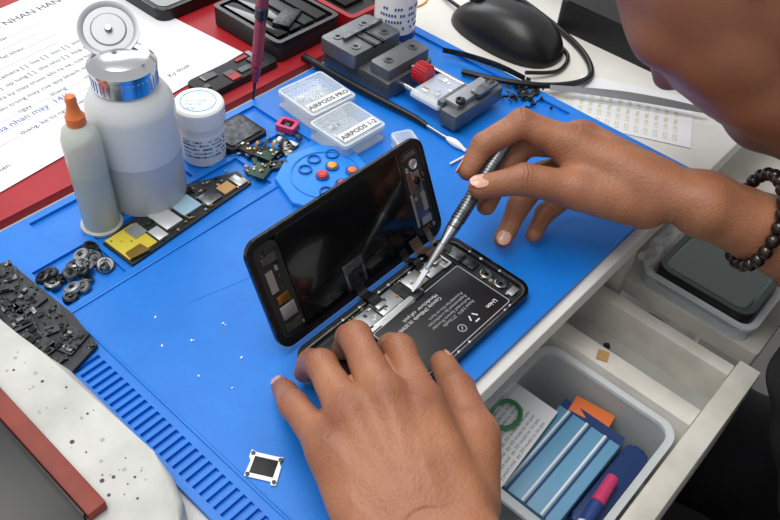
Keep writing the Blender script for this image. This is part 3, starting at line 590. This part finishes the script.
def hand(name,fing,thumb,wrist,wl,elbow,shoulder,nails,back):
    wl=Vector(wl).normalized(); w=Vector(wrist); e=Vector(elbow); s=Vector(shoulder); back=Vector(back).normalized()
    core=[]
    for i,(pt_,r) in enumerate(fing):
        m=Vector(pt_[0]); off=w+wl*(1.9-1.28*i)
        core.append(('c',off,m,1.4,r[0]*1.04))
        core.append(('c',off.lerp(m,.35)-back*.5,m-back*.45,1.25,.95))
    fd=(e-w).normalized()
    core+= [('c',w+wl*1.2,w-wl*1.2,1.7,1.65),('c',w+wl*1.1,w+wl*1.0+fd*11,1.7,2.9),('c',w-wl*1.1,w-wl*1.2+fd*11,1.65,2.9),('c',w+fd*9,e,3.2,4.0),('c',e,e.lerp(s,.75),4.0,4.6)]
    c,mc,ip,tp=[Vector(x) for x in thumb[0]]; tr=thumb[1]
    core+= [('c',c,mc,1.5,1.15),('c',mc.lerp(c,.35),Vector(fing[0][0][0])-back*.6,.8,.75)]
    limbs=[]
    for pt_,r in fing:
        p=[Vector(x) for x in pt_]
        L=[('c',p[0],p[1],r[0],r[1]),('c',p[1],p[2],r[1]*1.0,r[2]),('c',p[2],p[3],r[2]*.98,r[3])]
        L.append(('c',p[0].lerp(p[1],.35)-back*.1,p[0].lerp(p[1],.6)-back*.1,r[0]*.98,r[1]*.98))
        limbs.append(L)
    limbs.append([('c',c,mc,1.3,tr[0]),('c',mc,ip,tr[0],tr[1]),('c',ip,tp,tr[1]*.97,tr[2])])
    knk=[]
    for pt_,r in fing:
        p=[Vector(x) for x in pt_]
        for k in (1,2):
            a=(p[k+1]-p[k-1]).normalized(); mid=(p[k+1]+p[k-1])/2; nn=(p[k]-mid); nn=(nn-a*nn.dot(a)); nn=nn.normalized() if nn.length>.05 else back
            knk.append((np.array(p[k]),np.array(a),np.array(nn),.042 if k==1 else .026,r[k]))
    a=(tp-mc).normalized(); knk.append((np.array(ip),np.array(a),np.array(Vector(nails[-1][1]).normalized()),.036,tr[1]))
    mcps=[np.array(Vector(f[0][0])) for f in fing]; bk=np.array(back); wn=np.array(w); wln=np.array(wl)
    veins=[]
    for i in range(3):
        A_=(mcps[i]+mcps[i+1])/2; mid=A_*.5+wn*.5+wln*(.8-1.0*i)+wln*(.5 if i%2 else -.4); veins+=[(A_,mid),(mid,wn+wln*(.9-.9*i))]
    def creases(P,k):
        J,a,nn,amp,r=knk[k]; q=P-J; s_=q@a; lat=q@np.cross(a,nn)
        ph=s_+.05*np.sin(lat*5+k)+.03*np.sin(lat*11+2*k)
        return (.5+.5*np.cos(ph*2*np.pi/.29)), np.exp(-(s_/.38)**2)*(np.linalg.norm(q,axis=1)<r*2.2)
    def disp(P,N):
        D=np.zeros(len(P))
        for k,(J,a,nn,amp,r) in enumerate(knk):
            w1,m1=creases(P,k); D+=-amp*w1**2*m1*np.clip(N@nn,0,1)
            q=P-J; D+=.06*np.exp(-(q**2).sum(1)/(r*r))*np.clip(N@nn,0,1)
        up=np.clip(N@bk,0,1)
        for i,m in enumerate(mcps):
            q=P-m; D+=.16*np.exp(-(q**2).sum(1)/.8)*up
            ab=wn-m; L=np.linalg.norm(ab); ab=ab/L; t=q@ab; rad=np.linalg.norm(q-t[:,None]*ab-bk*1.1,axis=1)
            D+=.1*np.exp(-((rad-.0)/.45)**2)*up*((t>0)&(t<L*.7))
        for A_,B_ in veins:
            ab=B_-A_; t=np.clip(((P-A_)@ab)/(ab@ab),0,1); q=P-A_-t[:,None]*ab; q=q-(q@bk)[:,None]*bk; D+=.045*np.exp(-(q**2).sum(1)/.04)*up
        D+=.03*np.sin(P[:,0]*1.9+np.sin(P[:,1]*1.3)*1.2)*np.sin(P[:,1]*1.1+P[:,2])
        return D
    def flush_shade(P,N):
        f=np.zeros(len(P))
        for k,(J,a,nn,amp,r) in enumerate(knk):
            q=P-J; f+=.42*np.exp(-(q**2).sum(1)/(r*r*1.3))*np.clip(N@nn+.3,0,1)
            w1,m1=creases(P,k); f+=.5*w1**3*m1*np.clip(N@nn,0,1)  # wrinkle shade painted into the skin tint along the carved creases
        for m in mcps: q=P-m-bk; f+=.4*np.exp(-(q**2).sum(1)/1.0)
        for pt_,r in fing+[thumb]:
            q=P-np.array(Vector(pt_[3])); f+=.25*np.exp(-(q**2).sum(1)/.7)
        f+=.12*(.5+.5*np.sin(P[:,0]*1.3+P[:,2])*np.sin(P[:,1]*1.7+1))
        return np.clip(f,0,.85)
    organic(name,core,.9,limbs,.75,.10,.078,['skin'],disp,flush_shade)
    g=G(name+'_nails')
    for i,(pt_,r) in enumerate(fing+[thumb]):
        if nails[i] is None: continue
        sc,nv_=nails[i]; T=Vector(pt_[3]); a=(T-Vector(pt_[2])).normalized(); R_=r[-1]
        if nv_ is None:
            mid=(Vector(pt_[1])+Vector(pt_[3]))/2; nv=(Vector(pt_[2])-mid)
        else: nv=Vector(nv_)
        nv=(nv-a*nv.dot(a)).normalized(); sd=a.cross(nv); w_=R_*1.45*sc; l_=R_*1.7*sc; vs=[];fs=[];A_,B_=10,10
        for u in range(A_+1):
            for v in range(B_+1):
                uu=u/A_*2-1; vv=v/B_*2-1; wd=w_/2*(1-abs(vv)**3.5*.35); x=uu*wd; l2=l_/2*(1-abs(uu)**3*.25)
                hgt=math.sqrt(max(R_*R_-(x*.85)**2,.01))+.03-.05*max(0,abs(uu)-.7)-.05*(vv<-.85)
                vs.append(T+a*(vv*l2+.05)+sd*x+nv*(hgt-.10*max(0,vv)**2))
        for u in range(A_):
            for v in range(B_): k=u*(B_+1)+v; fs.append((k,k+1,k+B_+2,k+B_+1))
        g.raw(vs,fs,'nail')
    g.done(man,ang=80)

LHf=[([(19.7,12.7,5.3),(21.8,15.9,4.9),(22.9,17.3,2.9),(23.0,17.9,1.5)],(.97,.86,.77,.64)),
     ([(18.5,14.1,5.7),(20.6,18.0,5.2),(21.6,19.4,3.1),(21.7,19.9,1.5)],(.97,.87,.77,.64)),
     ([(16.8,14.8,5.3),(18.4,18.4,4.5),(19.0,19.8,2.8),(19.1,20.4,1.3)],(.95,.84,.74,.62)),
     ([(15.2,14.6,4.5),(16.1,18.1,3.5),(17.0,19.7,2.1),(17.5,20.7,1.2)],(.88,.75,.66,.55))]
LHt=([(18.2,8.2,3.3),(21.3,10.2,3.5),(23.4,12.9,2.7),(25.0,15.1,1.5)],(1.18,1.0,.73))
hand('left_arm',LHf,LHt,(14.4,6.9,4.0),(.87,-.45,.15),(8,-16,-1),(30,-14,16),[None,None,None,(.95,(-.3,.3,1)),(.85,(.85,-.1,.55))],(-.15,.1,1))
RHf=[([(41.0,18.1,7.2),(39.4,21.2,8.0),(37.3,22.4,6.6),(35.9,22.4,5.3)],(1.05,.93,.81,.68)),
     ([(42.7,18.3,6.6),(40.4,21.2,5.8),(37.9,21.2,4.2),(36.0,20.6,3.3)],(1.05,.93,.82,.67)),
     ([(43.8,17.3,5.4),(41.0,19.6,3.7),(38.5,19.5,2.4),(36.2,18.9,1.2)],(1.0,.88,.78,.64)),
     ([(44.6,15.9,4.2),(42.2,17.8,2.3),(40.3,18.3,1.4),(38.4,17.8,.95)],(.92,.8,.7,.58))]
RHt=([(41.6,12.4,5.2),(39.4,16.0,5.5),(37.2,18.9,5.9),(34.8,20.6,5.6)],(1.2,1.04,.77))
hand('right_arm',RHf,RHt,(44.4,9.6,5.4),(-.85,-.2,.45),(57,-12,-2),(62,-13,18),[(1,None),None,(1,(-.5,-.3,.7)),None,(1,(-.55,.3,.75))],(.25,.1,1))
g=G('bead_bracelet'); c=Vector((46.1,6.6,4.9)); ax=Vector((.5,-.85,-.25)).normalized(); u_=Vector((0,0,1)); u_=(u_-ax*u_.dot(ax)).normalized(); v_=ax.cross(u_)
for k in range(22):
    a=2*math.pi*k/22; g.ball(c+u_*math.cos(a)*2.75+v_*math.sin(a)*3.5,.46,'bead')
g.done(man)
# head, bent down over the work
f_=Vector((-.35,.55,-.76)).normalized(); u0=Vector((-.346,.677,.649)); s_=u0.cross(f_).normalized(); u_=f_.cross(s_).normalized(); HC=Vector((52.4,13.0,17.0))
hp=lambda f,s,u:HC+f_*f+s_*s+u_*u
AX=[list(f_),list(s_),list(u_)]
core=[('e',hp(-1.2,0,3),AX,(9.4,7.4,8.2)),('e',hp(2,0,-1.5),AX,(6.4,6.2,8.2)),('c',hp(4.5,0,-7.8),hp(5.4,0,-8.3),2.8,2.3),
 ('c',hp(-1,5.3,-4.5),hp(4.4,2.2,-8.0),1.8,1.7),('c',hp(-1,-5.3,-4.5),hp(4.4,-2.2,-8.0),1.8,1.7),('c',hp(3,3.5,-4.5),hp(3,-3.5,-4.5),3.0,3.0),
 ('c',hp(4.6,4.2,-.6),hp(3,5.2,-.8),1.7,1.5),('c',hp(4.6,-4.2,-.6),hp(3,-5.2,-.8),1.7,1.5),('c',hp(7.0,3.2,2.2),hp(7.0,-3.2,2.2),1.1,1.1),
 ('c',hp(-3,0,-3),Vector((52.5,-1.5,7)),6.0,6.6)]
limbs=[[('c',hp(7.6,0,1.2),hp(8.7,0,-1.8),.8,1.05),('c',hp(7.7,1.1,-2.1),hp(7.7,-1.1,-2.1),.75,.75)],[('c',hp(6.9,1.8,-4.6),hp(6.9,-1.8,-4.6),.75,.75),('c',hp(6.7,1.6,-5.5),hp(6.7,-1.6,-5.5),.8,.8)],
 [('e',hp(-.8,7.3,0),AX,(1.7,.6,3.0))],[('e',hp(-.8,-7.3,0),AX,(1.7,.6,3.0))]]
def hpost(me,P,N):
    q=P-np.array(HC); F_=q@np.array(f_);Uu=q@np.array(u_); Ss=np.abs(q@np.array(s_))
    hair=((Uu>7.6)|((F_<-3.0)&(Uu>-3.0))|((F_<.5)&(Uu>3.2)&(Ss>4)))&(np.linalg.norm(q,axis=1)<13.5)
    idx=np.zeros(len(me.polygons),dtype=np.int32)
    for p in me.polygons:
        if hair[p.vertices[0]]: idx[p.index]=1
    me.polygons.foreach_set('material_index',idx)
    Q=P+N*(hair*(.35+.12*np.random.rand(len(P))))[:,None]; Q=Q*S; Q[:,2]+=Z0; me.vertices.foreach_set('co',Q.ravel()); me.update()
organic('head',core,1.8,limbs,1.0,.4,.28,['skin_face','hair'],None,lambda P,N:np.clip(.3*np.exp(-((P-np.array(hp(7.5,0,-5)))**2).sum(1)/6),0,1),hpost,infl=.2)
g=G('eyes')
for sg in (-1,1):
    g.ball(hp(5.95,sg*3.1,.5),1.15,'eye_white'); g.ball(hp(6.6,sg*3.1,.2),.6,'iris')
g.done(man)
sh=[('c',(51,-6,8),(50,-12,-2),10,13),('c',(50,-12,-2),(48,-24,-26),13,13.5),('c',(36,-13,11),(62,-10,11),7,7),('c',(48,-24,-26),(48,-25,-30),14,14)]
organic('shirt',sh,5,[[('c',(33,-13.5,14),(18,-15,7),6.2,5.7)],[('c',(62,-11,12),(59,-13,3),6.4,5.8)]],3,0,.6,['shirt'],lambda P,N:.35*np.sin(P[:,0]*.7+P[:,2]*.9)*np.sin(P[:,1]*.5+1),None,infl=.3)
tr=[('c',(40,-25,-34),(56,-25,-34),10,10)]
organic('trousers',tr,3,[[('c',(41,-24,-33),(40,14,-30),9,7),('c',(40,14,-30),(40,12,-68),7,5)],[('c',(56,-24,-33),(58,14,-30),9,7),('c',(58,14,-30),(58,12,-68),7,5)]],3,0,.6,['trousers'],lambda P,N:.3*np.sin(P[:,1]*.8+P[:,2]*.6),None,infl=.3)
g=G('shoes')
for x in (40,58): g.prism(rrect(x-5,5,x+5,30,4.5),-75,-73,'black_matte'); g.ball((x,19,-71.5),(4.6,11,3.6),'black_plastic')
g.done(man)
g=G('stool'); g.lathe([(3,0),(18,0),(19,1),(19,4),(17.5,5.0),(3,5.2)],'black_matte',o=(48,-27,-50)); g.cyl((48,-27,-72),(48,-27,-50),2.5,2.5,'steel')
for k in range(5): a=2*math.pi*k/5; g.cyl((48,-27,-70),(48+24*math.cos(a),-27+24*math.sin(a),-73),2,1.5,'black_plastic'); g.ball((48+24*math.cos(a),-27+24*math.sin(a),-73.1),1.9,'black_plastic')
g.done()

# ================= LIGHT & CAMERA =================
def area(name,loc,target,size,energy,col=(1,1,1)):
    l=bpy.data.lights.new(name,'AREA'); l.energy=energy; l.shape='RECTANGLE'; l.size=size[0]; l.size_y=size[1]; l.color=col
    o=bpy.data.objects.new(name,l); bpy.context.collection.objects.link(o); o.location=Vector(loc)
    o.rotation_euler=(Vector(target)-Vector(loc)).to_track_quat('-Z','Y').to_euler()
area('ceiling_light',(.0,.6,2.5),(.3,.2,.75),(1.6,.9),29,(1,.985,.95))
area('window_light',(1.4,2.2,2.0),(.3,.2,.75),(1.2,1.0),17,(.97,.98,1))
w=bpy.data.worlds.new('World'); bpy.context.scene.world=w; w.use_nodes=True; w.node_tree.nodes['Background'].inputs[0].default_value=(.97,.98,1,1); w.node_tree.nodes['Background'].inputs[1].default_value=.62
Rv=Vector((0.6676,-0.7417,0.0648)).normalized(); Uv=Vector((0.5042,0.5145,0.6935)); Uv=(Uv-Rv*Uv.dot(Rv)).normalized(); Bv=Rv.cross(Uv)
cd=bpy.data.cameras.new('camera'); cd.sensor_width=36; cd.lens=818/780*36; cd.clip_start=.01
co=bpy.data.objects.new('camera',cd); bpy.context.collection.objects.link(co); M=Matrix((Rv,Uv,Bv)).transposed().to_4x4(); M.translation=wv((0,0,39.5)); co.matrix_world=M
bpy.context.scene.camera=co
bpy.context.scene.view_settings.view_transform='Standard'
